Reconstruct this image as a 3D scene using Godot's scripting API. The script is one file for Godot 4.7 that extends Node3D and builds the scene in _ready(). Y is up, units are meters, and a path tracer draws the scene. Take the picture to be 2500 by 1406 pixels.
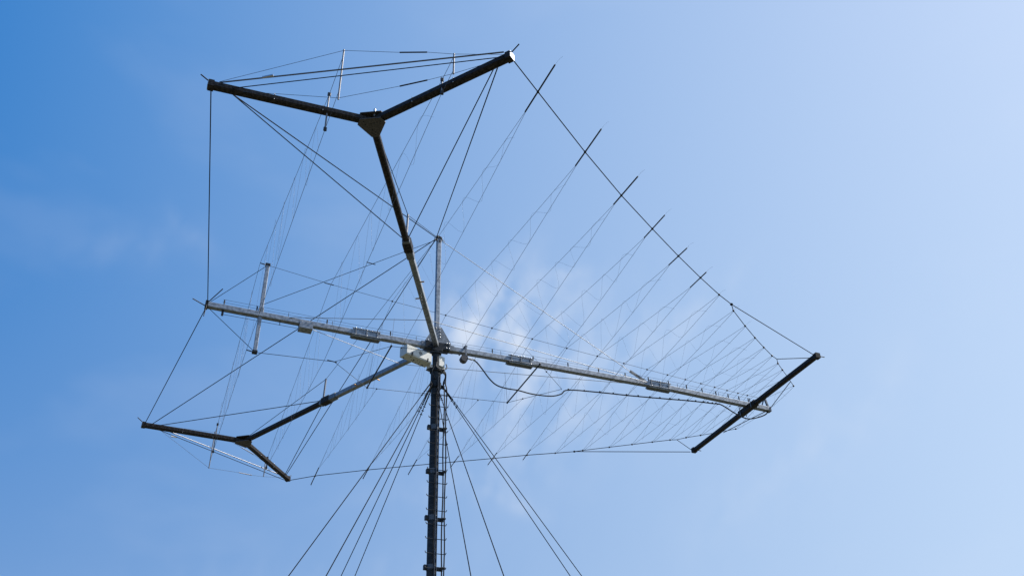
extends Node3D
# A rotatable log-periodic antenna on a guyed mast, seen from the ground against a summer sky.
# x runs along the boom, z across it, y up; the mast stands at the origin.

const HUB := 12.02          # height of the boom at the mast
const SUN := Vector3(0.638, 0.766, 0.078)

var M := {}                 # materials
var names := {}
var rng := RandomNumberGenerator.new()
var antenna: Node3D
var mast: Node3D

# ---------------------------------------------------------------- helpers
func V(x: float, y: float, z: float) -> Vector3:
	return Vector3(x, y, z)

func numbered(called: String) -> String:
	names[called] = names.get(called, -1) + 1
	return called if names[called] == 0 else "%s_%03d" % [called, names[called]]

func mb() -> SurfaceTool:
	var st := SurfaceTool.new()
	st.begin(Mesh.PRIMITIVE_TRIANGLES)
	return st

func tri(st: SurfaceTool, a: Vector3, b: Vector3, c: Vector3, n: Vector3) -> void:
	if (b - a).cross(c - a).dot(n) > 0.0:      # front faces run clockwise
		var t := b
		b = c
		c = t
	st.add_vertex(a)
	st.add_vertex(b)
	st.add_vertex(c)

func quad(st: SurfaceTool, a: Vector3, b: Vector3, c: Vector3, d: Vector3, n: Vector3) -> void:
	tri(st, a, b, c, n)
	tri(st, a, c, d, n)

func side_of(d: Vector3) -> Vector3:
	var s := d.cross(Vector3.UP)
	if s.length() < 0.05:
		s = Vector3.RIGHT
	return s.normalized()

# round bar, wire or cable along a list of points
func cable(st: SurfaceTool, pts: Array, r: float, n := 6, caps := true, r_end := -1.0) -> void:
	var re := r if r_end < 0.0 else r_end
	st.set_smooth_group(1)
	var rings := []
	var keep := Vector3.ZERO
	for i in pts.size():
		var d: Vector3
		if i == 0:
			d = pts[1] - pts[0]
		elif i == pts.size() - 1:
			d = pts[i] - pts[i - 1]
		else:
			d = (pts[i + 1] - pts[i]).normalized() + (pts[i] - pts[i - 1]).normalized()
		d = d.normalized()
		var s := side_of(d)
		if keep != Vector3.ZERO:
			var k := keep - d * keep.dot(d)
			if k.length() > 0.05:
				s = k.normalized()
		keep = s
		var u := s.cross(d).normalized()
		var rr: float = lerp(r, re, float(i) / (pts.size() - 1))
		var ring := []
		for k2 in n:
			var a := TAU * k2 / n
			ring.append(pts[i] + (s * cos(a) + u * sin(a)) * rr)
		rings.append(ring)
	for i in pts.size() - 1:
		for k in n:
			var k2 := (k + 1) % n
			var mid: Vector3 = (rings[i][k] + rings[i][k2]) * 0.5 - pts[i]
			quad(st, rings[i][k], rings[i][k2], rings[i + 1][k2], rings[i + 1][k], mid)
	if caps:
		st.set_smooth_group(-1)
		var e := pts.size() - 1
		for k in n:
			tri(st, pts[0], rings[0][k], rings[0][(k + 1) % n], pts[0] - pts[1])
			tri(st, pts[e], rings[e][k], rings[e][(k + 1) % n], pts[e] - pts[e - 1])

# square or flat bar from a to b with chamfered edges; w across, h along up
func beam(st: SurfaceTool, a: Vector3, b: Vector3, w: float, h: float, up := Vector3.UP, ch := 0.008) -> void:
	st.set_smooth_group(-1)
	var d := (b - a).normalized()
	if absf(d.dot(up)) > 0.98:
		up = Vector3.BACK
	var s := d.cross(up).normalized()
	var u := s.cross(d).normalized()
	var x := w * 0.5
	var y := h * 0.5
	var c: float = min(ch, min(x, y) * 0.45)
	var o := [Vector2(x, -y + c), Vector2(x, y - c), Vector2(x - c, y), Vector2(-x + c, y), Vector2(-x, y - c), Vector2(-x, -y + c), Vector2(-x + c, -y), Vector2(x - c, -y)]
	for k in 8:
		var p: Vector3 = s * o[k].x + u * o[k].y
		var q: Vector3 = s * o[(k + 1) % 8].x + u * o[(k + 1) % 8].y
		quad(st, a + p, a + q, b + q, b + p, p + q)
		tri(st, a, a + p, a + q, -d)
		tri(st, b, b + p, b + q, d)

# flat plate: outline in the plane spanned by e1, e2 round c, with thickness t
func plate(st: SurfaceTool, c: Vector3, e1: Vector3, e2: Vector3, o: Array, t: float) -> void:
	st.set_smooth_group(-1)
	var n := e1.cross(e2).normalized()
	var mid := Vector2.ZERO
	for q in o:
		mid += q
	mid /= o.size()
	var m := c + e1 * mid.x + e2 * mid.y
	for k in o.size():
		var p: Vector2 = o[k]
		var q: Vector2 = o[(k + 1) % o.size()]
		var P := c + e1 * p.x + e2 * p.y
		var Q := c + e1 * q.x + e2 * q.y
		tri(st, m + n * t * 0.5, P + n * t * 0.5, Q + n * t * 0.5, n)
		tri(st, m - n * t * 0.5, P - n * t * 0.5, Q - n * t * 0.5, -n)
		quad(st, P + n * t * 0.5, Q + n * t * 0.5, Q - n * t * 0.5, P - n * t * 0.5, (P + Q) * 0.5 - m)

func bead(st: SurfaceTool, c: Vector3, r: float, squash := 1.0) -> void:
	st.set_smooth_group(1)
	var rows := 4
	var cols := 6
	for i in rows:
		for k in cols:
			var f := []
			for j in [[i, k], [i, k + 1], [i + 1, k + 1], [i + 1, k]]:
				var th: float = PI * j[0] / rows
				var ph: float = TAU * j[1] / cols
				f.append(c + V(sin(th) * cos(ph), cos(th) * squash, sin(th) * sin(ph)) * r)
			var n: Vector3 = (f[0] + f[1] + f[2] + f[3]) * 0.25 - c
			if i > 0:
				tri(st, f[0], f[1], f[2], n)
			if i < rows - 1:
				tri(st, f[0], f[2], f[3], n)

func ring(st: SurfaceTool, c: Vector3, e1: Vector3, e2: Vector3, R: float, r: float) -> void:
	var pts := []
	for k in 11:
		pts.append(c + e1 * cos(TAU * k / 10.0) * R + e2 * sin(TAU * k / 10.0) * R)
	cable(st, pts, r, 5, false)

func build(st: SurfaceTool, called: String, m: String, parent: Node) -> MeshInstance3D:
	st.generate_normals()
	var o := MeshInstance3D.new()
	o.mesh = st.commit()
	o.material_override = M[m]
	o.name = called
	parent.add_child(o, true)
	return o

func thing(called: String, label: String, category: String, at := Vector3.ZERO, group := "") -> Node3D:
	var o := Node3D.new()
	o.name = numbered(called)
	add_child(o, true)
	o.position = at
	tag(o, label, category, group)
	return o

func tag(o: Node, label: String, category: String, group := "") -> void:
	o.set_meta("label", label)
	o.set_meta("category", category)
	if group:
		o.set_meta("group", group)

func wire(called: String, pts: Array, r: float, m: String, parent: Node, n := 6) -> MeshInstance3D:
	var st := mb()
	cable(st, pts, r, n)
	return build(st, called, m, parent)

func smooth(pts: Array, sub: int) -> Array:
	var out := []
	for i in pts.size() - 1:
		var p0: Vector3 = pts[max(i - 1, 0)]
		var p3: Vector3 = pts[min(i + 2, pts.size() - 1)]
		for k in sub:
			out.append((pts[i] as Vector3).cubic_interpolate(pts[i + 1], p0, p3, float(k) / sub))
	out.append(pts[-1])
	return out

# a slack line between two points
func sagging(a: Vector3, b: Vector3, sag: float, n := 10) -> Array:
	var out := []
	for i in n + 1:
		var t := float(i) / n
		out.append(a.lerp(b, t) - V(0, sag * 4.0 * t * (1.0 - t), 0))
	return out

# ---------------------------------------------------------------- materials
func lin(r: float, g: float, b: float) -> Color:
	return Color(r, g, b).linear_to_srgb()

func noise_texture(freq: float, lo: Color, hi: Color, sd: int, size := 256) -> NoiseTexture2D:
	var n := FastNoiseLite.new()
	n.seed = sd
	n.frequency = freq
	n.fractal_octaves = 4
	var g := Gradient.new()
	g.set_color(0, lo)
	g.set_color(1, hi)
	g.set_offset(0, 0.25)
	g.set_offset(1, 0.75)
	var t := NoiseTexture2D.new()
	t.width = size
	t.height = size
	t.seamless = true
	t.noise = n
	t.color_ramp = g
	return t

func mat(called: String, lo: Color, hi: Color, rough: float, metal := 0.0, scale := 1.5, sd := 1) -> StandardMaterial3D:
	var m := StandardMaterial3D.new()
	m.albedo_texture = noise_texture(0.03, lo, hi, sd)
	m.uv1_triplanar = true
	m.uv1_world_triplanar = true
	m.uv1_scale = Vector3.ONE * scale
	m.roughness = rough
	m.metallic = metal
	M[called] = m
	return m

func plain(called: String, c: Color, rough: float, metal := 0.0) -> void:
	var m := StandardMaterial3D.new()
	m.albedo_color = c
	m.roughness = rough
	m.metallic = metal
	M[called] = m

func make_materials() -> void:
	mat("galvanised", lin(0.25, 0.27, 0.295), lin(0.42, 0.44, 0.465), 0.60, 0.90, 1.2, 3)
	mat("galvanised_dull", lin(0.17, 0.18, 0.19), lin(0.27, 0.28, 0.29), 0.55, 0.75, 2.0, 5)
	mat("fibreglass", lin(0.013, 0.011, 0.010), lin(0.060, 0.047, 0.039), 0.5, 0.0, 2.0, 7).metallic_specular = 0.28
	mat("gusset", lin(0.070, 0.060, 0.058), lin(0.125, 0.108, 0.102), 0.6, 0.1, 3.0, 9)
	mat("mast_steel", lin(0.018, 0.022, 0.027), lin(0.045, 0.050, 0.056), 0.5, 0.0, 1.6, 11).metallic_specular = 0.3
	mat("band_steel", lin(0.09, 0.10, 0.115), lin(0.16, 0.17, 0.19), 0.55, 0.2, 3.0, 13)
	mat("painted_box", lin(0.66, 0.66, 0.61), lin(0.76, 0.76, 0.71), 0.5, 0.0, 3.0, 15)
	mat("ground", lin(0.055, 0.058, 0.030), lin(0.10, 0.090, 0.055), 0.95, 0.0, 0.08, 17)
	plain("rubber", lin(0.012, 0.012, 0.014), 0.5)
	plain("rope", lin(0.010, 0.012, 0.016), 0.8)
	M["rope"].metallic_specular = 0.2
	plain("element_wire", lin(0.045, 0.055, 0.075), 0.5, 0.3)
	plain("lacing", lin(0.14, 0.15, 0.17), 0.4, 0.5)
	plain("steel_wire", lin(0.45, 0.45, 0.45), 0.52, 1.0)
	plain("tie_cable", lin(0.22, 0.22, 0.23), 0.42, 1.0)
	plain("bolt", lin(0.62, 0.62, 0.62), 0.3, 0.8)
	plain("insulator", lin(0.02, 0.02, 0.022), 0.45)
	plain("pale_rod", lin(0.24, 0.24, 0.25), 0.5, 0.3)
	plain("dark_rod", lin(0.018, 0.018, 0.02), 0.6)
	plain("brass", lin(0.55, 0.30, 0.10), 0.35, 0.4)
	plain("dark_print", lin(0.03, 0.03, 0.035), 0.6)

# ---------------------------------------------------------------- sky
func air(d: Vector3) -> Vector3:
	var g: float = min(acos(clampf(d.dot(SUN), -1.0, 1.0)), 1.62)
	var a := exp(-g / 0.5)
	var b := exp(-max(asin(d.y), 0.0) / 0.9)
	var h := 1.0 / (1.0 + exp((g - 1.1) / 0.25))
	var c := V(-0.554, -0.345, 0.198) + V(0.645, 0.496, 0.361) * a + V(0.823, 0.782, 0.532) * b + V(0.496, 0.514, 0.390) * h
	var fl := V(0.025, 0.165, 0.50)
	for i in 3:
		c[i] = 0.5 * (c[i] + fl[i] + sqrt(pow(c[i] - fl[i], 2.0) + 0.0012))
	return c

func make_sky() -> PanoramaSkyMaterial:
	var w := 2048
	var h := 1024
	var cw := 256
	var ch := 128
	var img := Image.create(cw + 8, ch, false, Image.FORMAT_RGBF)
	for y in ch:
		for x in cw + 8:      # four columns more on each side, so that the seam closes
			var c := air(sky_dir((x - 3.5) / cw, (y + 0.5) / ch))
			img.set_pixel(x, y, Color(c.x, c.y, c.z))
	img.resize(w + 64, h, Image.INTERPOLATE_CUBIC)
	img = img.get_region(Rect2i(32, 0, w, h))
	# thin torn cirrus: a broad faint veil and a few denser wisps
	var n1 := FastNoiseLite.new()
	n1.seed = 21
	n1.frequency = 1.0
	n1.fractal_octaves = 5
	var n2 := FastNoiseLite.new()
	n2.seed = 5
	n2.frequency = 1.0
	n2.fractal_octaves = 4
	n2.domain_warp_enabled = true
	n2.domain_warp_amplitude = 0.35
	n2.domain_warp_frequency = 2.0
	# direction, radius along, radius across (radians), tilt, strength
	var wisps := [
		[V(0.3049, 0.5448, -0.7812), 0.048, 0.034, 0.3, 0.66],
		[V(0.322, 0.575, -0.752), 0.055, 0.026, 1.0, 0.17],
		[V(0.356, 0.545, -0.759), 0.060, 0.034, 0.4, 0.24],
		[V(0.3723, 0.5807, -0.724), 0.026, 0.007, 0.05, 0.26],
		[V(0.365, 0.480, -0.798), 0.12, 0.075, 0.4, 0.30],
		[V(0.345, 0.505, -0.792), 0.09, 0.03, -0.5, 0.22],
		[V(0.430, 0.490, -0.758), 0.10, 0.035, 0.5, 0.20],
		[V(0.361, 0.3744, -0.8541), 0.040, 0.010, -0.5, 0.22],
		[V(0.30, 0.385, -0.87), 0.09, 0.012, 0.1, 0.10],
		[V(-0.0498, 0.5727, -0.8182), 0.05, 0.022, 0.4, 0.06],
		[V(-0.002, 0.5939, -0.8046), 0.03, 0.012, -0.7, 0.08],
		[V(0.5044, 0.5342, -0.6783), 0.06, 0.012, 0.6, 0.14],
		[V(0.18, 0.30, -0.93), 0.16, 0.03, 0.1, 0.08],
		[V(0.62, 0.40, -0.67), 0.16, 0.04, 0.5, 0.12],
	]
	for wi in wisps:
		wi[0] = wi[0].normalized()
	for y in range(0, 520):
		for x in range(w):
			var d := sky_dir((x + 0.5) / w, (y + 0.5) / h)
			if d.y < 0.05:
				continue
			var near := d.dot(V(0.327, 0.57, -0.753)) > 0.80
			var cover := 0.0
			var p := V(d.x * 3.0, d.y * 7.0, d.z * 3.0)
			cover += 0.06 * smoothstep(0.0, 0.7, n1.get_noise_3dv(p))
			if near:
				# fibres drawn out along one wind direction
				var ta := d.dot(V(0.15, 0.79, 0.60))
				var tb := d.dot(V(0.96, -0.27, 0.19))
				var fine := n2.get_noise_2d(ta * 10.0, tb * 22.0) * 0.9 + n1.get_noise_3dv(d * 24.0) * 0.6 + 0.5
				for wi in wisps:
					var c: Vector3 = wi[0]
					var o := d - c
					if o.length() > wi[1] * 3.0:
						continue
					var e1 := Vector3.UP.cross(c).normalized() * -1.0
					var e2 := e1.cross(c).normalized()
					if e2.y < 0.0:
						e2 = -e2
					var px := o.dot(e1)
					var py := o.dot(e2)
					var ca := cos(wi[3] as float)
					var sa := sin(wi[3] as float)
					var qx: float = (px * ca + py * sa) / wi[1]
					var qy: float = (py * ca - px * sa) / wi[2]
					cover += wi[4] * exp(-(qx * qx + qy * qy)) * clampf(fine, 0.05, 1.25)
			if cover > 0.002:
				var k := img.get_pixel(x, y)
				img.set_pixel(x, y, k.lerp(Color(0.76, 0.83, 0.95), min(cover, 0.8)))
	var m := PanoramaSkyMaterial.new()
	m.panorama = ImageTexture.create_from_image(img)
	return m

func sky_dir(u: float, v: float) -> Vector3:
	var th := v * PI
	var ph := u * TAU
	return V(sin(th) * sin(ph), cos(th), -sin(th) * cos(ph))

# ---------------------------------------------------------------- the scene
func _ready() -> void:
	rng.seed = 7
	# camera
	var cam := Camera3D.new()
	cam.name = "camera"
	cam.keep_aspect = Camera3D.KEEP_HEIGHT
	cam.fov = 34.2078
	cam.near = 0.1
	cam.far = 3000.0
	add_child(cam)
	var fw := V(cos(deg_to_rad(34.774)) * cos(deg_to_rad(-66.516)), sin(deg_to_rad(34.774)), cos(deg_to_rad(34.774)) * sin(deg_to_rad(-66.516)))
	var rt := fw.cross(Vector3.UP).normalized()
	var up := rt.cross(fw)
	var roll := deg_to_rad(-1.837)
	var rt2 := rt * cos(roll) + up * sin(roll)
	var up2 := up * cos(roll) - rt * sin(roll)
	cam.transform = Transform3D(Basis(rt2, up2, -fw), V(-5.270, -10.371 + HUB, 16.268))
	cam.current = true
	# sky and sun
	var we := WorldEnvironment.new()
	we.name = "environment"
	var env := Environment.new()
	env.background_mode = Environment.BG_SKY
	env.sky = Sky.new()
	env.sky.sky_material = make_sky()
	env.tonemap_mode = Environment.TONE_MAPPER_LINEAR
	env.tonemap_exposure = 1.0
	env.sdfgi_enabled = true
	env.ssao_enabled = true
	env.ssil_enabled = true
	we.environment = env
	add_child(we)
	var sun := DirectionalLight3D.new()
	sun.name = "sun"
	sun.light_energy = 1.6
	sun.light_color = Color(1.0, 0.975, 0.94)
	sun.light_angular_distance = 0.5
	sun.shadow_enabled = true
	add_child(sun)
	sun.look_at_from_position(SUN * 50.0, Vector3.ZERO, Vector3.UP)

	make_materials()
	# the ground far below the frame
	var g := mb()
	quad(g, V(-900, 0, -900), V(900, 0, -900), V(900, 0, 900), V(-900, 0, 900), Vector3.UP)
	build(g, "ground", "ground", self).set_meta("kind", "structure")

	build_mast()
	build_antenna()
	build_boxes()
	build_cables()

# ---------------------------------------------------------------- mast, steps and guys
func build_mast() -> void:
	mast = thing("mast", "dark round steel mast with climbing steps carrying the antenna", "mast")
	var st := mb()
	var top := HUB - 0.62
	cable(st, [V(0, 0, 0), V(0, top - 0.35, 0)], 0.090, 24)
	build(st, "pole", "mast_steel", mast)
	st = mb()
	cable(st, [V(0, top - 0.35, 0), V(0, top - 0.30, 0)], 0.115, 24)
	cable(st, [V(0, top - 0.30, 0), V(0, top - 0.02, 0)], 0.105, 24)
	cable(st, [V(0, top - 0.02, 0), V(0, top + 0.05, 0)], 0.13, 24)
	build(st, "rotator", "mast_steel", mast)
	st = mb()
	cable(st, [V(0, top + 0.05, 0), V(0, HUB - 0.20, 0)], 0.075, 20)
	cable(st, [V(0, HUB - 0.20, 0), V(0, HUB - 0.16, 0)], 0.11, 20)
	build(st, "rotating_shaft", "mast_steel", mast)
	# collar that holds the guys
	st = mb()
	cable(st, [V(0, HUB - 1.02, 0), V(0, HUB - 0.90, 0)], 0.120, 24)
	var collar := build(st, "guy_collar", "mast_steel", mast)
	for a in [6.0, 95.0, 140.0, 246.0]:
		st = mb()
		var d := V(cos(deg_to_rad(a)), 0, sin(deg_to_rad(a)))
		beam(st, d * 0.10 + V(0, HUB - 0.96, 0), d * 0.19 + V(0, HUB - 0.98, 0), 0.016, 0.09)
		build(st, "lug", "mast_steel", collar)
	# slotted climbing rail
	var n := V(0, 0, 1)
	var e := V(1, 0, 0)
	var c := n * 0.120 + e * 0.034
	st = mb()
	for s in [-1, 1]:
		beam(st, c + e * 0.019 * s + V(0, 0.3, 0), c + e * 0.019 * s + V(0, HUB - 0.80, 0), 0.008, 0.042, n, 0.002)
	var y := 0.3
	while y < HUB - 0.82:          # the web between the slots
		beam(st, c - n * 0.019 + V(0, y, 0), c - n * 0.019 + V(0, y + 0.07, 0), 0.030, 0.004, n, 0.001)
		y += 0.138
	build(st, "climbing_rail", "band_steel", mast)
	# step irons through the rail, both ends turned up
	y = HUB - 1.212
	while y > 0.4:
		st = mb()
		var o := c + n * 0.012 + V(0, y, 0)
		cable(st, [o - e * 0.205 + V(0, 0.035, 0), o - e * 0.19, o + e * 0.19, o + e * 0.205 + V(0, 0.035, 0)], 0.0085, 6)
		build(st, "step", "mast_steel", mast)
		y -= 0.276
	# bands with stand-off plates for the cables
	y = HUB - 1.918
	while y > 0.5:
		st = mb()
		cable(st, [V(0, y - 0.05, 0), V(0, y + 0.05, 0)], 0.097, 24)
		var b := build(st, "band", "band_steel", mast)
		st = mb()
		beam(st, -e * 0.085 + V(0, y, 0), -e * 0.148 + V(0, y, 0), 0.08, 0.09, Vector3.UP)
		build(st, "clamp_block", "mast_steel", b)
		st = mb()
		beam(st, e * 0.085 + V(0, y - 0.01, 0), e * 0.215 + V(0, y - 0.01, 0), 0.045, 0.075, Vector3.UP)
		build(st, "clamp_block", "mast_steel", b)
		st = mb()
		beam(st, e * 0.165 + n * 0.045 + V(0, y + 0.005, 0), e * 0.245 + n * 0.045 + V(0, y + 0.005, 0), 0.05, 0.03, Vector3.UP)
		build(st, "cable_clip", "insulator", b)
		y -= 0.945
	# guys
	var guys := [
		[143.7, "dark guy rope running down from the mast, outermost below the forked arm"],
		[132.0, "dark guy rope beside the outermost one below the forked arm"],
		[243.0, "dark guy rope of the close pair running away behind the mast, outer one"],
		[249.8, "dark guy rope of the close pair running away behind the mast, inner one"],
		[99.2, "dark steep guy rope beside the mast's step irons, inner one"],
		[91.5, "dark steep guy rope beside the mast's step irons, outer one"],
		[2.0, "dark guy rope of the close pair under the boom's feed cable, lower one"],
		[10.0, "dark guy rope of the close pair under the boom's feed cable, upper one"],
	]
	for i in guys.size():
		var a: float = deg_to_rad(guys[i][0])
		var d := V(cos(a), 0, sin(a))
		var ya := [0.94, 0.97, 0.95, 1.0, 1.10, 1.08, 0.95, 0.95][i] as float
		var from := V(0, HUB - ya, 0) + d * 0.15
		var to := d * 8.0 + V(0, 0.05, 0)
		var t := thing("guy_rope", guys[i][1], "guy rope", from, "guy ropes of the mast")
		var run := (to - from).normalized()
		wire("rope", [run * 0.32, to - from], 0.0082, "rope", t, 8)
		st = mb()
		cable(st, [V(0, 0, 0), run * 0.08, run * 0.09, run * 0.24, run * 0.25, run * 0.33], 0.013, 8)
		build(st, "turnbuckle", "rope", t)
		var side := side_of(run)
		for k in 3:
			st = mb()
			var q := run * (0.36 + 0.085 * k)
			beam(st, q - side * 0.026, q + side * 0.026, 0.018, 0.02, run)
			build(st, "rope_clip", "rope", t)

# ---------------------------------------------------------------- antenna
func boom_y(x: float) -> float:
	var k := [[-4.75, -0.035], [-1.54, -0.046], [1.93, 0.012], [5.43, 0.045], [8.52, -0.035]]
	for i in 4:
		if x <= k[i + 1][0]:
			return lerpf(k[i][1], k[i + 1][1], (x - k[i][0]) / (k[i + 1][0] - k[i][0]))
	return -0.035

func build_antenna() -> void:
	antenna = thing("log_periodic_antenna", "large rotatable wire antenna with grey boom and dark forked side arms", "antenna", V(0, HUB, 0))
	var A := antenna
	var st := mb()
	# boom in four lengths
	var cuts := [-4.72, -1.54, 1.93, 5.43, 8.49]
	for i in 4:
		beam(st, V(cuts[i], boom_y(cuts[i]), 0), V(cuts[i + 1], boom_y(cuts[i + 1]), 0), 0.115, 0.118, Vector3.UP, 0.012)
	var boom := build(st, "boom", "galvanised", A)
	st = mb()
	beam(st, V(-4.77, -0.035, 0), V(-4.715, -0.035, 0), 0.14, 0.15)
	build(st, "end_cap", "mast_steel", boom)
	st = mb()
	beam(st, V(8.485, -0.035, 0), V(8.51, -0.035, 0), 0.125, 0.13)
	build(st, "end_cap", "galvanised_dull", boom)
	for r in [[V(-4.72, 0.02, 0.03), V(-4.50, 0.34, 0.10)], [V(-4.74, -0.05, 0.06), V(-4.76, -0.36, 0.10)], [V(-4.74, -0.03, -0.06), V(-5.02, 0.02, 0.05)]]:
		wire("end_rod", r, 0.010, "dark_rod", boom)
	# splices
	for x in [-1.54, 1.93, 5.43]:
		var y := boom_y(x)
		st = mb()
		for s in [-1, 1]:
			beam(st, V(x - 0.29, y - 0.055 - 0.028, 0.062 * s), V(x + 0.29, y - 0.055 - 0.028, 0.062 * s), 0.03, 0.05)
			beam(st, V(x - 0.29, y + 0.055 + 0.020, 0.062 * s), V(x + 0.29, y + 0.055 + 0.020, 0.062 * s), 0.03, 0.035)
		beam(st, V(x - 0.31, y - 0.071, 0), V(x + 0.31, y - 0.071, 0), 0.19, 0.022)
		var sp := build(st, "boom_splice", "galvanised", A)
		for k in 3:
			var xs: float = x - 0.23 + 0.23 * k
			for zz in [0.078, -0.078]:
				st = mb()
				beam(st, V(xs, y - 0.09, zz), V(xs, y + 0.085, zz), 0.03, 0.012, Vector3.BACK)
				build(st, "strap", "galvanised_dull", sp)
			for yy in [-0.075, 0.075]:
				st = mb()
				bead(st, V(xs, y + yy, 0.090), 0.015)
				build(st, "bolt", "bolt", sp)
		for k in 9:
			st = mb()
			bead(st, V(x - 0.24 + 0.06 * k, y - 0.086, 0.05), 0.010)
			build(st, "bolt", "bolt", sp)
			st = mb()
			bead(st, V(x - 0.24 + 0.06 * k, y + 0.085, 0.079), 0.009)
			build(st, "bolt", "bolt", sp)
	# hub: heavy block and the plates that hold the king post and arms
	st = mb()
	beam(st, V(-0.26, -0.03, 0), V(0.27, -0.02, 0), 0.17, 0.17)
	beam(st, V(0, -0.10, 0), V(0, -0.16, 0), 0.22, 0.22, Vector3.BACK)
	var hub := build(st, "hub_block", "mast_steel", A)  # dark material here paints in the shade under the side arm
	for s in [-1, 1]:
		st = mb()
		plate(st, V(0, 0.05, 0.062 * s), Vector3.RIGHT, Vector3.UP, [Vector2(-0.24, -0.12), Vector2(0.30, -0.12), Vector2(0.30, 0.04), Vector2(0.09, 0.40), Vector2(-0.07, 0.40), Vector2(-0.26, 0.04)], 0.014)
		build(st, "gusset_plate", "galvanised_dull", hub)
	for b in [[-0.21, 0.06], [0.26, 0.06], [0.20, 0.06], [0.26, -0.06], [0.20, -0.06], [0.03, 0.40], [-0.04, 0.40], [0.05, 0.33], [0.05, 0.25], [0.05, 0.18]]:
		st = mb()
		bead(st, V(b[0], b[1] + 0.01, 0.080), 0.019)
		build(st, "bolt", "bolt", hub)
	for x in [-0.30, 0.33]:
		st = mb()
		beam(st, V(x - 0.05, boom_y(x), 0), V(x + 0.05, boom_y(x), 0), 0.135, 0.14)
		build(st, "clamp", "galvanised_dull", hub)
	# king post
	st = mb()
	beam(st, V(0, 0.08, 0), V(0, 2.86, 0), 0.098, 0.098, Vector3.BACK, 0.008)
	var king := build(st, "king_post", "galvanised", A)
	st = mb()
	beam(st, V(0, 2.86, 0), V(0, 2.90, 0), 0.12, 0.12, Vector3.BACK)
	cable(st, [V(-0.07, 2.88, 0.02), V(-0.02, 2.95, 0.02), V(0.05, 2.93, 0.02), V(0.08, 2.84, 0.02)], 0.016, 6)
	build(st, "cap", "mast_steel", king)
	for q in [V(0.10, 2.84, 0), V(-0.085, 2.85, 0.03), V(-0.08, 2.80, 0.06), V(-0.05, 2.90, 0.05)]:
		st = mb()
		ring(st, q, Vector3.RIGHT, Vector3.UP, 0.03, 0.007)
		build(st, "eye", "insulator", king)
	st = mb()
	cable(st, [V(0.01, 2.79, 0.045), V(0.01, 2.79, 0.055)], 0.030, 10)
	build(st, "hole_liner", "insulator", king)
	# rear spar standing through the boom
	st = mb()
	beam(st, V(-3.70, -0.90, 0), V(-3.70, 1.20, 0), 0.072, 0.072, Vector3.BACK, 0.006)
	var spar := build(st, "spar_post", "galvanised", A)
	for y in [1.19, -0.90]:
		st = mb()
		beam(st, V(-3.70, y - 0.02, 0), V(-3.70, y + 0.025, 0), 0.10, 0.10, Vector3.BACK)
		build(st, "end_cap", "mast_steel", spar)
		wire("peg", [V(-3.70, y, 0), V(-3.86, y + 0.02, 0)], 0.011, "dark_rod", spar)
	st = mb()
	beam(st, V(-3.70, 0.02, 0), V(-3.70, 0.11, 0), 0.10, 0.10, Vector3.BACK)
	build(st, "collar", "galvanised_dull", spar)

	# side arms: bare metal inside, dark glass-fibre outside, forked at the end
	for s in [1, -1]:
		var J := V(-3.05, 0.0, 5.97 * s)
		var d := J.normalized()
		st = mb()
		beam(st, d * 0.05, d * 3.62, 0.108, 0.108, Vector3.UP, 0.010)
		var arm := build(st, "side_arm", "galvanised", A)
		arm.set_meta("label", "bare metal inner length of the side arm")
		st = mb()
		beam(st, d * 3.20 + V(0, -0.004, 0), d * 3.75 + V(0, -0.004, 0), 0.138, 0.136, Vector3.UP, 0.012)
		build(st, "sleeve", "galvanised_dull", arm)
		var cr := d.cross(Vector3.UP)
		for q in [[1.9, 1.0], [2.45, -1.0]]:
			st = mb()
			cable(st, [d * q[0] + cr * 0.05 * q[1] + V(0, -0.045, 0), d * q[0] + cr * 0.13 * q[1] + V(0, -0.045, 0)], 0.014, 8)
			build(st, "step_peg", "brass", arm)
		st = mb()
		beam(st, d * 3.45, J, 0.112, 0.112, Vector3.UP, 0.020)
		var outer := build(st, "outer_arm", "fibreglass", A)
		outer.set_meta("label", "dark glass-fibre outer length of the side arm")
		st = mb()
		beam(st, d * 3.42, d * 3.68, 0.158, 0.158)
		build(st, "joint_collar", "fibreglass", outer)
		# fork
		var tips := [V(-5.46, 0.0, 5.85 * s), V(-1.565, 0.0, 7.93 * s)]
		for T in tips:
			var td: Vector3 = (T - J).normalized()
			st = mb()
			beam(st, J + td * 0.04, T, 0.118, 0.118, Vector3.UP, 0.022)
			var tip := build(st, "fork_arm", "fibreglass", A)
			st = mb()
			beam(st, T - td * 0.05, T + td * 0.030, 0.130, 0.130)
			build(st, "end_cap", "fibreglass", tip)
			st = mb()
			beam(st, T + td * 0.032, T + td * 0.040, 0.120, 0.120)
			build(st, "glint_plate", "galvanised", tip)  # bright metal face added to stand for sunlight on the dark cap
			wire("tip_rod", [T + V(0, 0.05, 0), T + td * 0.16 + V(0, 0.17, 0)], 0.010, "dark_rod", tip)
			for q in [0.32, 0.62]:
				for yy in [-0.045, 0.045]:
					st = mb()
					var pos: Vector3 = J.lerp(T, q)
					var sd := td.cross(Vector3.UP)
					if sd.z < 0:
						sd = -sd
					bead(st, pos + sd * 0.060 + V(0, yy, 0), 0.009)
					build(st, "bolt", "bolt", tip)
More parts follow.
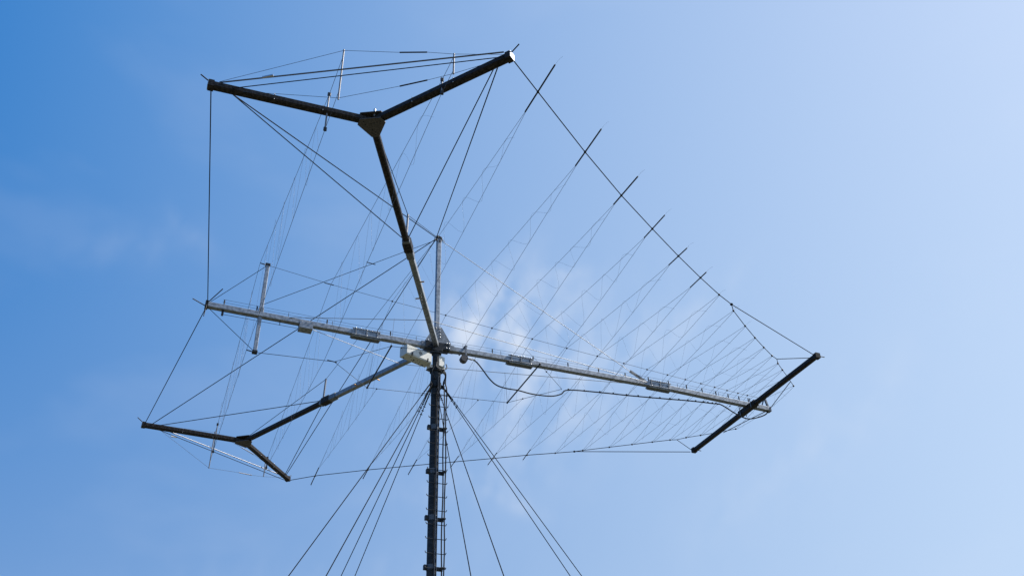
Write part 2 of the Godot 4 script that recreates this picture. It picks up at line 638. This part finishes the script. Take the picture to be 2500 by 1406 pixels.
		# plates under and over the fork
		for yy in [-0.067, 0.067]:
			st = mb()
			var o: PackedVector2Array = []
			for P in [J.lerp(tips[0], 0.088) + V(0, 0, 0.064 * s), J.lerp(tips[0], 0.088) + V(0, 0, -0.064 * s), J - d * 0.26 - cr * 0.058, J - d * 0.26 + cr * 0.058, J.lerp(tips[1], 0.085) + V(0.051, 0, -0.038 * s), J.lerp(tips[1], 0.085) + V(-0.051, 0, 0.038 * s)]:
				o.append(Vector2(P.x - J.x, P.z - J.z))
			o = Geometry2D.convex_hull(o)
			o.remove_at(o.size() - 1)
			plate(st, J + V(0, yy, 0), Vector3.RIGHT, Vector3.BACK, Array(o), 0.012)
			var pl := build(st, "fork_plate", "gusset", A)
			if yy < 0:
				for b in [[-0.14, 0.02], [-0.10, -0.03], [0.10, 0.12], [0.05, 0.08], [0.03, -0.10], [0.09, -0.13], [0.06, -0.17], [0.11, -0.19], [-0.02, 0.02], [0.02, 0.05]]:
					st = mb()
					bead(st, J + V(b[0], yy - 0.007, b[1] * s), 0.012, 0.6)
					build(st, "bolt", "insulator", pl)
		st = mb()
		cable(st, [J + V(0.0, 0.02, 0.10 * s), J + V(0.0, 0.17, 0.10 * s)], 0.02, 8)
		build(st, "fork_pin", "bolt", A)
		# truss post over the joint
		st = mb()
		cable(st, [V(-1.68, 0.08, 3.28 * s), V(-1.665, 0.62, 3.268 * s)], 0.022, 8)
		build(st, "truss_post", "pale_rod", A)
		# stays
		var K := V(0, 2.88, 0)
		var joint := V(-1.66, 0.03, 3.23 * s)
		wire("stay", [K + V(-0.05, 0.02, 0.03 * s), V(-1.665, 0.61, 3.268 * s)], 0.0045, "rope", A)
		wire("stay", [V(-1.665, 0.61, 3.268 * s), J + V(0.05, 0.08, -0.1 * s)], 0.0065, "rope", A)
		for T in tips:
			var td2: Vector3 = (T - J).normalized()
			wire("stay", [K + V(-0.07, 0.0, 0.03 * s), T - td2 * 0.16 + V(0, 0.02, 0)], 0.0095, "rope", A)
			wire("stay", [joint + (T - joint).normalized() * 0.05, T - td2 * 0.22], 0.0085, "rope", A)
		# tie from tip to tip (two cables)
		wire("tip_tie", [tips[0] + V(0.12, 0.07, 0.03 * s), tips[1] + V(-0.09, 0.06, 0)], 0.0115, "tie_cable", A, 12)
		wire("tip_tie", [tips[0] + V(0.22, -0.02, 0.02 * s), tips[1] + V(-0.09, -0.04, 0)], 0.0075, "rope", A)
		st = mb()
		beam(st, V(-4.78, -0.0, 6.27 * s), V(-4.64, 0.03, 6.34 * s), 0.03, 0.035)
		build(st, "turnbuckle", "bolt", A)
		# ropes from the rear boom end
		wire("tip_rope", [V(-4.73, -0.02, 0.06 * s), tips[0] + V(0.02, -0.03, -0.05 * s)], 0.0085, "rope", A)
		# level bracing of the boom from the arm
		var B := d * 1.06 + V(0, -0.02, 0)
		wire("brace_wire", [V(-3.12, 0.0, 0.06 * s), B], 0.0064, "steel_wire", A, 12)
		wire("brace_wire", [B, V(5.10, 0.05, 0.06 * s)], 0.0064, "steel_wire", A, 12)

	# vertical stays of the boom
	wire("stay", [V(-0.06, 2.84, 0), V(-3.66, 0.22, 0.02)], 0.0055, "rope", A)
	wire("stay", [V(0.12, 2.82, 0), V(4.72, 0.29, 0)], 0.0068, "steel_wire", A, 12)
	st = mb()
	for s in [-1, 1]:
		beam(st, V(4.70, 0.31, 0.02 * s), V(5.12, 0.09, 0.02 * s), 0.012, 0.045)
	build(st, "stay_link", "galvanised_dull", A)
	wire("stay", [V(-4.70, 0.03, 0), V(-3.72, 1.17, 0)], 0.0055, "rope", A)
	wire("stay", [V(-4.70, -0.09, 0), V(-3.72, -0.88, 0)], 0.0055, "rope", A)

	# cross arm at the front
	st = mb()
	beam(st, V(7.86, -0.115, 2.63), V(7.88, -0.115, -2.46), 0.112, 0.112, Vector3.UP, 0.022)
	var ca := build(st, "cross_arm", "fibreglass", A)
	for z in [2.62, -2.45]:
		st = mb()
		beam(st, V(7.87, -0.115, z - 0.05), V(7.87, -0.115, z + 0.05), 0.124, 0.124)
		build(st, "end_cap", "fibreglass", ca)
		wire("tip_rod", [V(7.92, -0.10, z), V(8.08, -0.10, z)], 0.010, "dark_rod", ca)
	st = mb()
	beam(st, V(7.87, -0.11, -0.33), V(7.87, -0.11, 0.33), 0.14, 0.135)
	build(st, "saddle", "fibreglass", ca)
	for z in [-0.22, 0.22]:
		for xx in [7.785, 7.955]:
			st = mb()
			beam(st, V(xx, -0.20, z), V(xx, 0.04, z), 0.025, 0.01, Vector3.RIGHT)
			build(st, "strap", "galvanised_dull", ca)
	# front strut
	st = mb()
	beam(st, V(8.46, 0.01, 0.02), V(8.40, 0.26, 0.02), 0.05, 0.05, Vector3.RIGHT)
	beam(st, V(8.30, 0.02, -0.02), V(8.40, 0.24, -0.02), 0.03, 0.03, Vector3.RIGHT)
	build(st, "front_strut", "galvanised_dull", A)

	build_elements()

func build_elements() -> void:
	var A := antenna
	var Y := -0.065
	var catA := [[-0.939, 7.505], [0.289, 6.589], [1.341, 5.846], [2.292, 5.229], [3.152, 4.686], [3.916, 4.229], [4.574, 3.858], [5.167, 3.466], [5.724, 3.059], [6.191, 2.735], [6.604, 2.465], [6.984, 2.228], [7.307, 1.994], [7.578, 1.786], [7.90, 1.545], [8.279, 1.248]]
	var catB := [[-0.942, -7.323], [0.276, -6.497], [1.337, -5.837], [2.278, -5.265], [3.162, -4.732], [3.924, -4.253], [4.57, -3.897], [5.175, -3.513], [5.742, -3.112], [6.221, -2.775], [6.646, -2.474], [7.018, -2.217], [7.335, -1.96], [7.617, -1.722], [7.91, -1.46], [8.264, -1.112]]
	var rodA := [[-0.923, 8.076, -0.958, 7.067], [0.296, 7.146, 0.286, 6.247], [1.369, 6.373, 1.328, 5.595], [2.304, 5.646, 2.282, 4.96], [3.174, 4.957, 3.129, 4.384], [3.921, 4.425, 3.901, 3.886]]
	var rodB := [[-0.926, -7.957, -0.975, -6.789], [0.303, -7.096, 0.251, -6.081], [1.374, -6.429, 1.305, -5.467], [2.298, -5.643, 2.26, -4.922], [3.176, -5.152, 3.127, -4.398], [3.937, -4.557, 3.872, -3.93]]
	var upper := [V(-1.015, 0.918, 0), V(0.198, 0.833, 0), V(1.283, 0.737, 0), V(2.254, 0.66, 0), V(3.109, 0.594, 0), V(3.88, 0.539, 0), V(4.565, 0.485, 0), V(5.174, 0.44, 0), V(5.714, 0.399, 0), V(6.199, 0.367, 0), V(6.624, 0.338, 0), V(7.007, 0.31, 0), V(7.349, 0.287, 0), V(7.654, 0.267, 0), V(7.921, 0.254, 0), V(8.40, 0.25, 0)]
	var lower_y := [-0.752, -0.675, -0.608, -0.528, -0.48, -0.404, -0.353, -0.299, -0.247, -0.198, -0.159, -0.145, -0.135, -0.125, -0.118, -0.09]

	# long feeders above and below the boom
	var up_pts := [V(-3.68, 1.19, 0), V(-2.361, 1.033, 0)]
	for u in upper:
		up_pts.append(u)
	wire("upper_feeder", up_pts, 0.0040, "element_wire", A)
	wire("lower_feeder", [V(-3.68, -0.90, 0), V(-2.342, -0.814, 0), V(-2.141, -0.803, 0)], 0.0055, "element_wire", A)
	for s in [1, -1]:
		wire("lower_feeder", [V(-2.141, -0.803, 0), V(-1.221, -0.762, 0.895 * s), V(1.987, -0.541, 0.905 * s), V(2.918, -0.495, 0)], 0.0048, "element_wire", A)
		# hangers from the brace to the spacer rods
		wire("hanger", [V(-1.16, -0.03, 0.79 * s), V(-1.221, -0.755, 0.895 * s)], 0.003, "element_wire", A)
		wire("hanger", [V(1.80, 0.01, 0.56 * s), V(1.987, -0.53, 0.905 * s)], 0.003, "element_wire", A)
	for r in [[-1.221, -0.762, 0.90], [1.987, -0.541, 0.91]]:
		var st0 := mb()
		cable(st0, [V(r[0], r[1], r[2]), V(r[0], r[1], -r[2])], 0.015, 8)
		var sp := build(st0, "spacer_rod", "dark_rod", A)
		for s in [1, -1]:
			st0 = mb()
			bead(st0, V(r[0], r[1], r[2] * s), 0.024)
			build(st0, "end_knob", "insulator", sp)
	for q in [V(-2.141, -0.803, 0), V(-2.361, 1.033, 0), V(-1.5, 1.792, 0)]:
		var st1 := mb()
		cable(st1, [q - V(0.14, -0.01, 0), q + V(0.06, -0.005, 0)], 0.010, 6)
		build(st1, "strain_insulator", "insulator", A)

	# ropes along the element ends
	for s in [1, -1]:
		var cat: Array = catA if s == 1 else catB
		var j1 := V(5.0, Y, 3.65 * s)
		var j2 := V(7.172, Y, 2.145 * s)
		var pts := [V(-1.53, Y * 0.5, 7.93 * s)]
		for i in 7:
			pts.append(V(cat[i][0], Y, cat[i][1]))
		pts.append(j1)
		var st := mb()
		cable(st, pts, 0.0088, 6)
		var rope := build(st, "catenary_rope", "rope", A)
		st = mb()
		bead(st, j1, 0.035, 0.7)
		build(st, "clamp", "rope", rope)
		wire("catenary_rope", [j1, V(7.85, -0.10, 2.60 * s)], 0.0088, "rope", A)
		pts = [j1]
		for i in range(7, 12):
			pts.append(V(cat[i][0], Y, cat[i][1]))
		pts.append(j2)
		wire("catenary_rope", pts, 0.0078, "rope", A)
		wire("catenary_rope", [j2, V(7.83, -0.10, 2.50 * s)], 0.0078, "rope", A)
		pts = [j2]
		for i in range(12, 16):
			pts.append(V(cat[i][0], Y, cat[i][1]))
		wire("catenary_rope", pts, 0.0068, "rope", A)
		wire("catenary_rope", [V(8.085, Y, 1.40 * s), V(8.49, -0.02, 0.05 * s)], 0.0085, "rope", A)
	# dipole elements along the ropes
	for i in 16:
		var ly: float = lower_y[i]
		var lz := 0.0
		if i == 0:
			lz = 0.895
		elif i < 3:
			lz = 0.90
		elif i == 3:
			lz = 0.64
		var st := mb()
		var node: MeshInstance3D = null
		var ends := []
		for s in [1, -1]:
			var cat: Array = catA if s == 1 else catB
			var E := V(cat[i][0], Y, cat[i][1])
			if i < 6:
				var rod: Array = rodA[i] if s == 1 else rodB[i]
				E = V(rod[2], Y, rod[3])
			var L := V(upper[i].x, ly, lz * s)
			cable(st, sagging(E, upper[i], rng.randf_range(0.0, 0.05), 6), 0.0030, 5)
			cable(st, sagging(E - V(0, 0.02, 0), L, rng.randf_range(0.0, 0.05), 6), 0.0030, 5)
			bead(st, E, 0.014)
			bead(st, L, 0.018)
			ends.append([E, upper[i], L])
		bead(st, upper[i], 0.022)
		node = build(st, "dipole_element", "element_wire", A)
		for k in 2:
			var s: float = 1.0 - 2.0 * k
			var e: Array = ends[k]
			st = mb()
			lace(st, e[0], e[1], e[2], i)
			build(st, "lacing_wire", "lacing", node)
			if i < 6:
				var rod: Array = rodA[i] if s > 0 else rodB[i]
				st = mb()
				cable(st, [V(rod[0], Y, rod[1]), V(rod[2], Y, rod[3])], 0.0135 if i < 3 else 0.0115, 6)
				build(st, "end_rod", "dark_rod", node)
			var cat: Array = catA if s > 0 else catB
			st = mb()
			bead(st, V(cat[i][0], Y, cat[i][1]), 0.024)
			build(st, "rope_clip", "insulator", node)
			if i < 9:   # loose tail beyond the end
				var from := V(cat[i][0], Y, cat[i][1])
				if i < 6:
					var rod2: Array = rodA[i] if s > 0 else rodB[i]
					from = V(rod2[0], Y, rod2[1])
				wire("loose_tail", smooth([from, from + V(0.03, 0.04, 0.07 * s), from + V(0.05, 0.03, 0.16 * s)], 3), 0.0013, "element_wire", node, 4)

	# the two rear elements, held inside the forks on upright rods
	var rear := [
		[-3.73, 6.745, 0.521, -0.504, 5.955, 0.346, -0.39, V(-3.86, 1.20, 0), V(-3.86, -0.88, 0)],
		[-2.27, 7.524, 0.205, -0.203, 7.05, 0.132, -0.145, V(-2.361, 1.033, 0), V(-2.342, -0.814, 0)],
	]
	for i in 2:
		var q: Array = rear[i]
		var st := mb()
		var ends := []
		for s in [1, -1]:
			var ox: float = q[0]
			var a := V(ox, q[2] * 0.75, q[1] * s)
			var b := V(ox, q[3] * 0.62, q[1] * s)
			var c := V(ox - 0.02, q[5], q[4] * s)
			var d := V(ox - 0.02, q[6], q[4] * s)
			cable(st, [a, c], 0.0036, 5)
			cable(st, [b, d], 0.0036, 5)
			cable(st, [c, q[7]], 0.0036, 5)
			cable(st, [d, q[8]], 0.0036, 5)
			ends.append([c.lerp(d, 0.5), c, d, q[7], q[8]])
		var node := build(st, "dipole_element", "element_wire", A)
		for k in 2:
			var s: float = 1.0 - 2.0 * k
			st = mb()
			cable(st, [V(q[0], q[2], q[1] * s), V(q[0], q[3], (q[1] - 0.02) * s)], 0.013, 8)
			build(st, "end_rod", "pale_rod", node)
			st = mb()
			cable(st, [V(q[0] - 0.02, q[5], q[4] * s), V(q[0] - 0.02, q[6], (q[4] - 0.01) * s)], 0.013, 8)
			var r := build(st, "spreader_rod", "pale_rod", node)
			for yy in [q[5], q[6]]:
				st = mb()
				beam(st, V(q[0] - 0.02, yy - 0.03, q[4] * s), V(q[0] - 0.02, yy + 0.03, q[4] * s), 0.05, 0.03, Vector3.BACK)
				r.add_sibling(build_loose(st, "rod_clip", "insulator"), true)
			st = mb()
			lace_between(st, ends[k][1], ends[k][3], ends[k][2], ends[k][4], 7, i)
			build(st, "lacing_wire", "lacing", node)
	# thin guys and insulating rods of the rear end rods, between the fork tips
	for s in [1, -1]:
		var t0 := V(-5.35, 0.06, 5.90 * s)
		var t1 := V(-1.66, 0.06, 7.88 * s)
		wire("rod_guy", [t0, V(-3.73, 0.50, 6.75 * s), V(-2.98, 0.36, 7.13 * s)], 0.0032, "element_wire", A)
		wire("rod_guy", [V(-2.62, 0.30, 7.33 * s), V(-2.27, 0.20, 7.52 * s), t1], 0.0032, "element_wire", A)
		wire("rod_guy", [V(-5.0, -0.06, 5.95 * s), V(-3.73, -0.49, 6.74 * s), V(-2.95, -0.34, 7.13 * s)], 0.0032, "element_wire", A)
		wire("rod_guy", [V(-2.60, -0.28, 7.33 * s), V(-2.27, -0.20, 7.51 * s), V(-1.75, -0.03, 7.80 * s)], 0.0032, "element_wire", A)
		wire("insulating_rod", [V(-2.98, 0.36, 7.13 * s), V(-2.62, 0.30, 7.33 * s)], 0.011, "pale_rod" if s < 0 else "dark_rod", A)
		wire("insulating_rod", [V(-2.95, -0.34, 7.13 * s), V(-2.60, -0.28, 7.33 * s)], 0.011, "pale_rod" if s < 0 else "dark_rod", A)

	# open feeder along the top of the boom on small posts
	var line := []
	for x in range(0, 32):
		var xx := -4.45 + x * 0.40
		if xx < 8.2:
			line.append(V(xx, boom_y(xx) + 0.165, 0.0))
	for s in [-1, 1]:
		var pts := []
		for q in line:
			pts.append(q + V(0, 0.014 * s, 0.028 * s))
		wire("boom_feeder", pts, 0.0030, "element_wire", A, 5)
	var stations := [-4.42, -3.78, -2.361]
	for u in upper:
		stations.append(u.x)
	for i in stations.size():
		var xx: float = stations[i]
		if xx > 8.0 or absf(xx) < 0.24:
			continue
		var st := mb()
		var yb := boom_y(xx) + 0.059
		cable(st, [V(xx, yb, 0), V(xx, yb + 0.04, 0)], 0.009, 6)
		cable(st, [V(xx, yb + 0.04, 0), V(xx, yb + 0.135, 0)], 0.013, 8)
		bead(st, V(xx, yb + 0.09, 0), 0.019, 0.6)
		build(st, "feeder_post", "insulator", A)
	for xx in [-3.15, -2.25, -0.45, 0.6, 1.48, 2.57, 3.62, 5.95, 7.08]:
		var st := mb()
		cable(st, [V(xx, boom_y(xx) + 0.058, 0), V(xx, boom_y(xx) + 0.18, 0)], 0.005, 6)
		build(st, "feeder_support", "insulator", A)
	# matching stub under the rear of the boom
	for s in [-1, 1]:
		wire("stub_wire", [V(-4.40, -0.15 + 0.012 * s, 0.03 * s), V(-2.92, -0.155 + 0.012 * s, 0.03 * s)], 0.0045, "element_wire", A, 5)
	var st2 := mb()
	cable(st2, [V(-4.42, -0.09, 0), V(-4.42, -0.21, 0)], 0.022, 8)
	build(st2, "feeder_post", "insulator", A)
	st2 = mb()
	cable(st2, [V(-3.30, -0.10, 0), V(-3.30, -0.19, 0)], 0.007, 6)
	build(st2, "feeder_support", "insulator", A)

func build_loose(st: SurfaceTool, called: String, m: String) -> MeshInstance3D:
	st.generate_normals()
	var o := MeshInstance3D.new()
	o.mesh = st.commit()
	o.material_override = M[m]
	o.name = called
	return o

# thin wire wandering from one leg of an element to the other
func lace(st: SurfaceTool, e: Vector3, u: Vector3, l: Vector3, i: int) -> void:
	lace_between(st, e, u, e - V(0, 0.02, 0), l, int(clampf((e - u).length() / 0.80, 2, 9)), i)

func lace_between(st: SurfaceTool, a0: Vector3, a1: Vector3, b0: Vector3, b1: Vector3, n: int, i: int) -> void:
	var pts := []
	for k in range(1, n * 2):
		var t := (k + rng.randf_range(-0.25, 0.25)) / (n * 2.0)
		var a := a0.lerp(a1, t)
		var b := b0.lerp(b1, t)
		var gap := (a - b).length()
		var over := minf(0.07, 0.10 + gap * 0.2)
		var d := (a - b).normalized() if gap > 0.001 else Vector3.UP
		var j := V(rng.randf_range(-0.03, 0.03), 0, rng.randf_range(-0.05, 0.05))
		if k % 2 == 0:
			pts.append(a + d * over * 0.5 + j)
		else:
			pts.append(b - d * over * 0.7 + j)
	if pts.size() > 2:
		cable(st, smooth(pts, 7), 0.0014, 4, false)

# ---------------------------------------------------------------- boxes on the mast head and boom
func box_shell(st: SurfaceTool, c: Vector3, e: Vector3, n: Vector3, w: float, h: float, d: float) -> void:
	# c centre; e along the width, n along the depth
	beam(st, c - e * w * 0.5, c + e * w * 0.5, d, h, Vector3.UP, 0.006)

func build_boxes() -> void:
	var n := V(0.341, 0, 0.940).normalized()
	var e := V(n.z, 0, -n.x)
	# long cabinet hung beside the mast head
	var fl := V(-0.742, 0, 0.324)               # front lower corner, far from the mast
	var c := fl + e * 0.325 - n * 0.117 + V(0, -0.388, 0)
	var cab := thing("equipment_cabinet", "long off-white metal cabinet mounted beside the mast head under the boom", "cabinet", V(c.x, HUB + c.y, c.z))
	var st := mb()
	box_shell(st, Vector3.ZERO, e, n, 0.65, 0.225, 0.232)
	build(st, "body", "painted_box", cab)
	st = mb()
	box_shell(st, n * 0.119 + V(0, 0.008, 0), e, n, 0.635, 0.195, 0.012)
	var door := build(st, "door", "painted_box", cab)
	for x in [-0.19, 0.21]:
		st = mb()
		beam(st, n * 0.125 + e * x + V(0, -0.115, 0), n * 0.150 + e * x + V(0, -0.05, 0), 0.026, 0.02, n)
		build(st, "latch", "dark_print", door)
	# emblem: four small squares set on edge, in a dark diamond outline
	var em := n * 0.1265 + e * 0.030 + V(0, 0.015, 0)
	st = mb()
	plate(st, em, e, Vector3.UP, [Vector2(0.052, 0), Vector2(0, 0.052), Vector2(-0.052, 0), Vector2(0, -0.052)], 0.003)
	var badge := build(st, "emblem", "dark_print", cab)
	for k in 4:
		var a := TAU * k / 4.0
		var d1 := (e * cos(a) + Vector3.UP * sin(a)) * 0.024 + n * 0.003
		st = mb()
		plate(st, em + d1, e, Vector3.UP, [Vector2(0.014, 0), Vector2(0, 0.014), Vector2(-0.014, 0), Vector2(0, -0.014)], 0.003)
		build(st, "emblem_square", "painted_box", badge)
	for q in [[-0.26, -0.07, 0.012], [-0.17, 0.06, 0.010], [-0.09, -0.03, 0.008], [-0.05, 0.0, 0.016], [-0.03, -0.06, 0.010], [0.02, 0.03, 0.008], [0.09, 0.02, 0.007], [0.12, -0.06, 0.008], [0.22, -0.07, 0.018], [0.05, -0.08, 0.009]]:
		st = mb()
		var p: Vector3 = e * q[0] + n * q[1] + V(0, -0.112, 0)
		cable(st, [p, p - V(0, 0.012, 0)], q[2], 8)
		build(st, "cable_gland", "dark_print", cab)
	# small box in front of the mast head and its mounting plate
	var c2 := V(0.045, 0, 0.061) + e * 0.075 - n * 0.075 + V(0, -0.37, 0)
	var ctl := thing("control_box", "small cream junction box fixed to the mast head beside the shaft", "box", V(c2.x, HUB + c2.y, c2.z))
	st = mb()
	box_shell(st, Vector3.ZERO, e, n, 0.15, 0.255, 0.15)
	build(st, "body", "painted_box", ctl)
	st = mb()
	box_shell(st, n * 0.078, e, n, 0.142, 0.24, 0.01)
	build(st, "lid", "painted_box", ctl)
	st = mb()
	box_shell(st, e * 0.11 - n * 0.05 + V(0, -0.09, 0), e, n, 0.13, 0.20, 0.02)
	build(st, "mounting_plate", "painted_box", ctl)
	# flat housing below both boxes
	var ped := thing("motor_housing", "low off-white housing around the shaft just above the mast top", "housing", V(0, HUB - 0.52, 0))
	st = mb()
	box_shell(st, e * 0.02 - n * 0.07, e, n, 0.33, 0.095, 0.12)
	build(st, "body", "painted_box", ped)
	st = mb()
	box_shell(st, V(0, -0.055, 0) + e * 0.02 - n * 0.06, e, n, 0.35, 0.015, 0.17)
	build(st, "base_plate", "band_steel", ped)
	# grey box hung under the boom towards its rear
	var jb := thing("junction_box", "grey rectangular metal box hanging under the rear half of the boom", "box", V(-2.785, HUB - 0.125, 0.0))
	st = mb()
	beam(st, V(-0.135, 0, 0), V(0.135, 0, 0), 0.20, 0.17)
	build(st, "body", "galvanised", jb)
	for x in [-0.1, 0.0, 0.1]:
		st = mb()
		bead(st, V(x, 0.065, 0.10), 0.012)
		build(st, "bolt", "bolt", jb)
	# many-sided transformer under the boom, where the feed cable starts
	var bal := thing("feed_transformer", "small dark many-sided can clamped under the boom where the feed cable starts", "transformer", V(0.61, HUB - 0.15, 0.02))
	st = mb()
	cable(st, [V(0, -0.06, -0.05), V(0, -0.06, 0.075)], 0.085, 8)
	build(st, "can", "gusset", bal)
	st = mb()
	beam(st, V(0.03, 0.0, 0.07), V(0.03, 0.24, 0.07), 0.035, 0.012, Vector3.BACK)
	beam(st, V(0.03, 0.24, 0.075), V(0.03, 0.24, -0.07), 0.06, 0.03)
	build(st, "hanger", "galvanised_dull", bal)
	st = mb()
	cable(st, [V(0.07, -0.05, 0.06), V(0.17, -0.06, 0.05)], 0.022, 8)
	cable(st, [V(0.17, -0.06, 0.05), V(0.24, -0.04, 0.04)], 0.016, 8)
	build(st, "connector", "bolt", bal)

func build_cables() -> void:
	# feed cable: sags from the transformer, then runs along the lower feeder to the boom tip
	var path := [[0.807, -0.146], [0.928, -0.224], [1.068, -0.388], [1.207, -0.562], [1.364, -0.682], [1.58, -0.721], [1.865, -0.718], [2.2, -0.747], [2.638, -0.718], [2.89, -0.622], [3.078, -0.486], [3.863, -0.404], [4.543, -0.353], [5.153, -0.299], [5.689, -0.247], [6.179, -0.198], [6.609, -0.165], [6.858, -0.153], [7.056, -0.135], [7.215, -0.188], [7.424, -0.292], [7.672, -0.38], [7.867, -0.384], [8.155, -0.287], [8.368, -0.174], [8.467, -0.06]]
	var pts := []
	for q in path:
		pts.append(V(q[0], q[1], 0.0))
	var fc := thing("feed_cable", "thick black cable sagging in a loop below the boom to its tip", "cable", V(0, HUB, 0))
	wire("cable", smooth(pts, 5), 0.0145, "rubber", fc, 8)
	for i in range(10, 18):
		for t in [0.0, 0.5]:
			var q: Vector3 = pts[i].lerp(pts[i + 1], t)
			var st := mb()
			bead(st, q + V(0, 0.012, 0), 0.024)
			build(st, "cable_tie", "rubber", fc)
	# two cables down the mast
	var n := V(0, 0, 1)
	var e := V(1, 0, 0)
	for k in 2:
		var o := e * (0.178 + 0.048 * k) + n * 0.045
		var p := []
		var y := HUB - 1.05
		var i := 0
		while y > 0.1:
			p.append(o + V(0, y, 0) + e * sin(i * 1.7 + k * 2.0) * 0.008)
			y -= 0.4725
			i += 1
		var head := [V(0, HUB - 0.60, 0) + e * 0.10 + n * 0.09, V(0, HUB - 0.72, 0) + e * 0.19 + n * 0.07, V(0, HUB - 0.90, 0) + e * (0.15 + 0.05 * k) + n * 0.05]
		var t := thing("mast_cable", ["black cable clipped down the mast close to the climbing rail", "black cable clipped down the mast at the outer ends of the steps"][k], "cable", Vector3.ZERO, "cables down the mast")
		wire("cable", smooth(head + p, 4), 0.0135, "rubber", t, 8)
	# cable loops round the mast head
	var lp := [
		[[-0.02, -0.46, 0.12], [-0.03, -0.58, 0.14], [0.06, -0.64, 0.15], [0.17, -0.60, 0.13], [0.21, -0.52, 0.10], [0.19, -0.45, 0.09]],
		[[-0.06, -0.56, 0.13], [-0.12, -0.68, 0.13], [-0.08, -0.80, 0.12], [-0.02, -0.86, 0.10]],
		[[0.10, -0.60, 0.12], [0.18, -0.68, 0.11], [0.19, -0.82, 0.08], [0.15, -0.95, 0.07]],
	]
	var lab := ["black cable loop from the shaft to the small cream box", "short black cable loop on the cabinet side of the mast top", "short black cable loop beside the mast top on the rail side"]
	for i in 3:
		var p := []
		for q in lp[i]:
			p.append(e * q[0] + n * q[2] + V(0, q[1], 0))
		var t := thing("control_cable", lab[i], "cable", V(0, HUB, 0), "cable loops at the mast head")
		wire("cable", smooth(p, 5), 0.012, "rubber", t, 7)
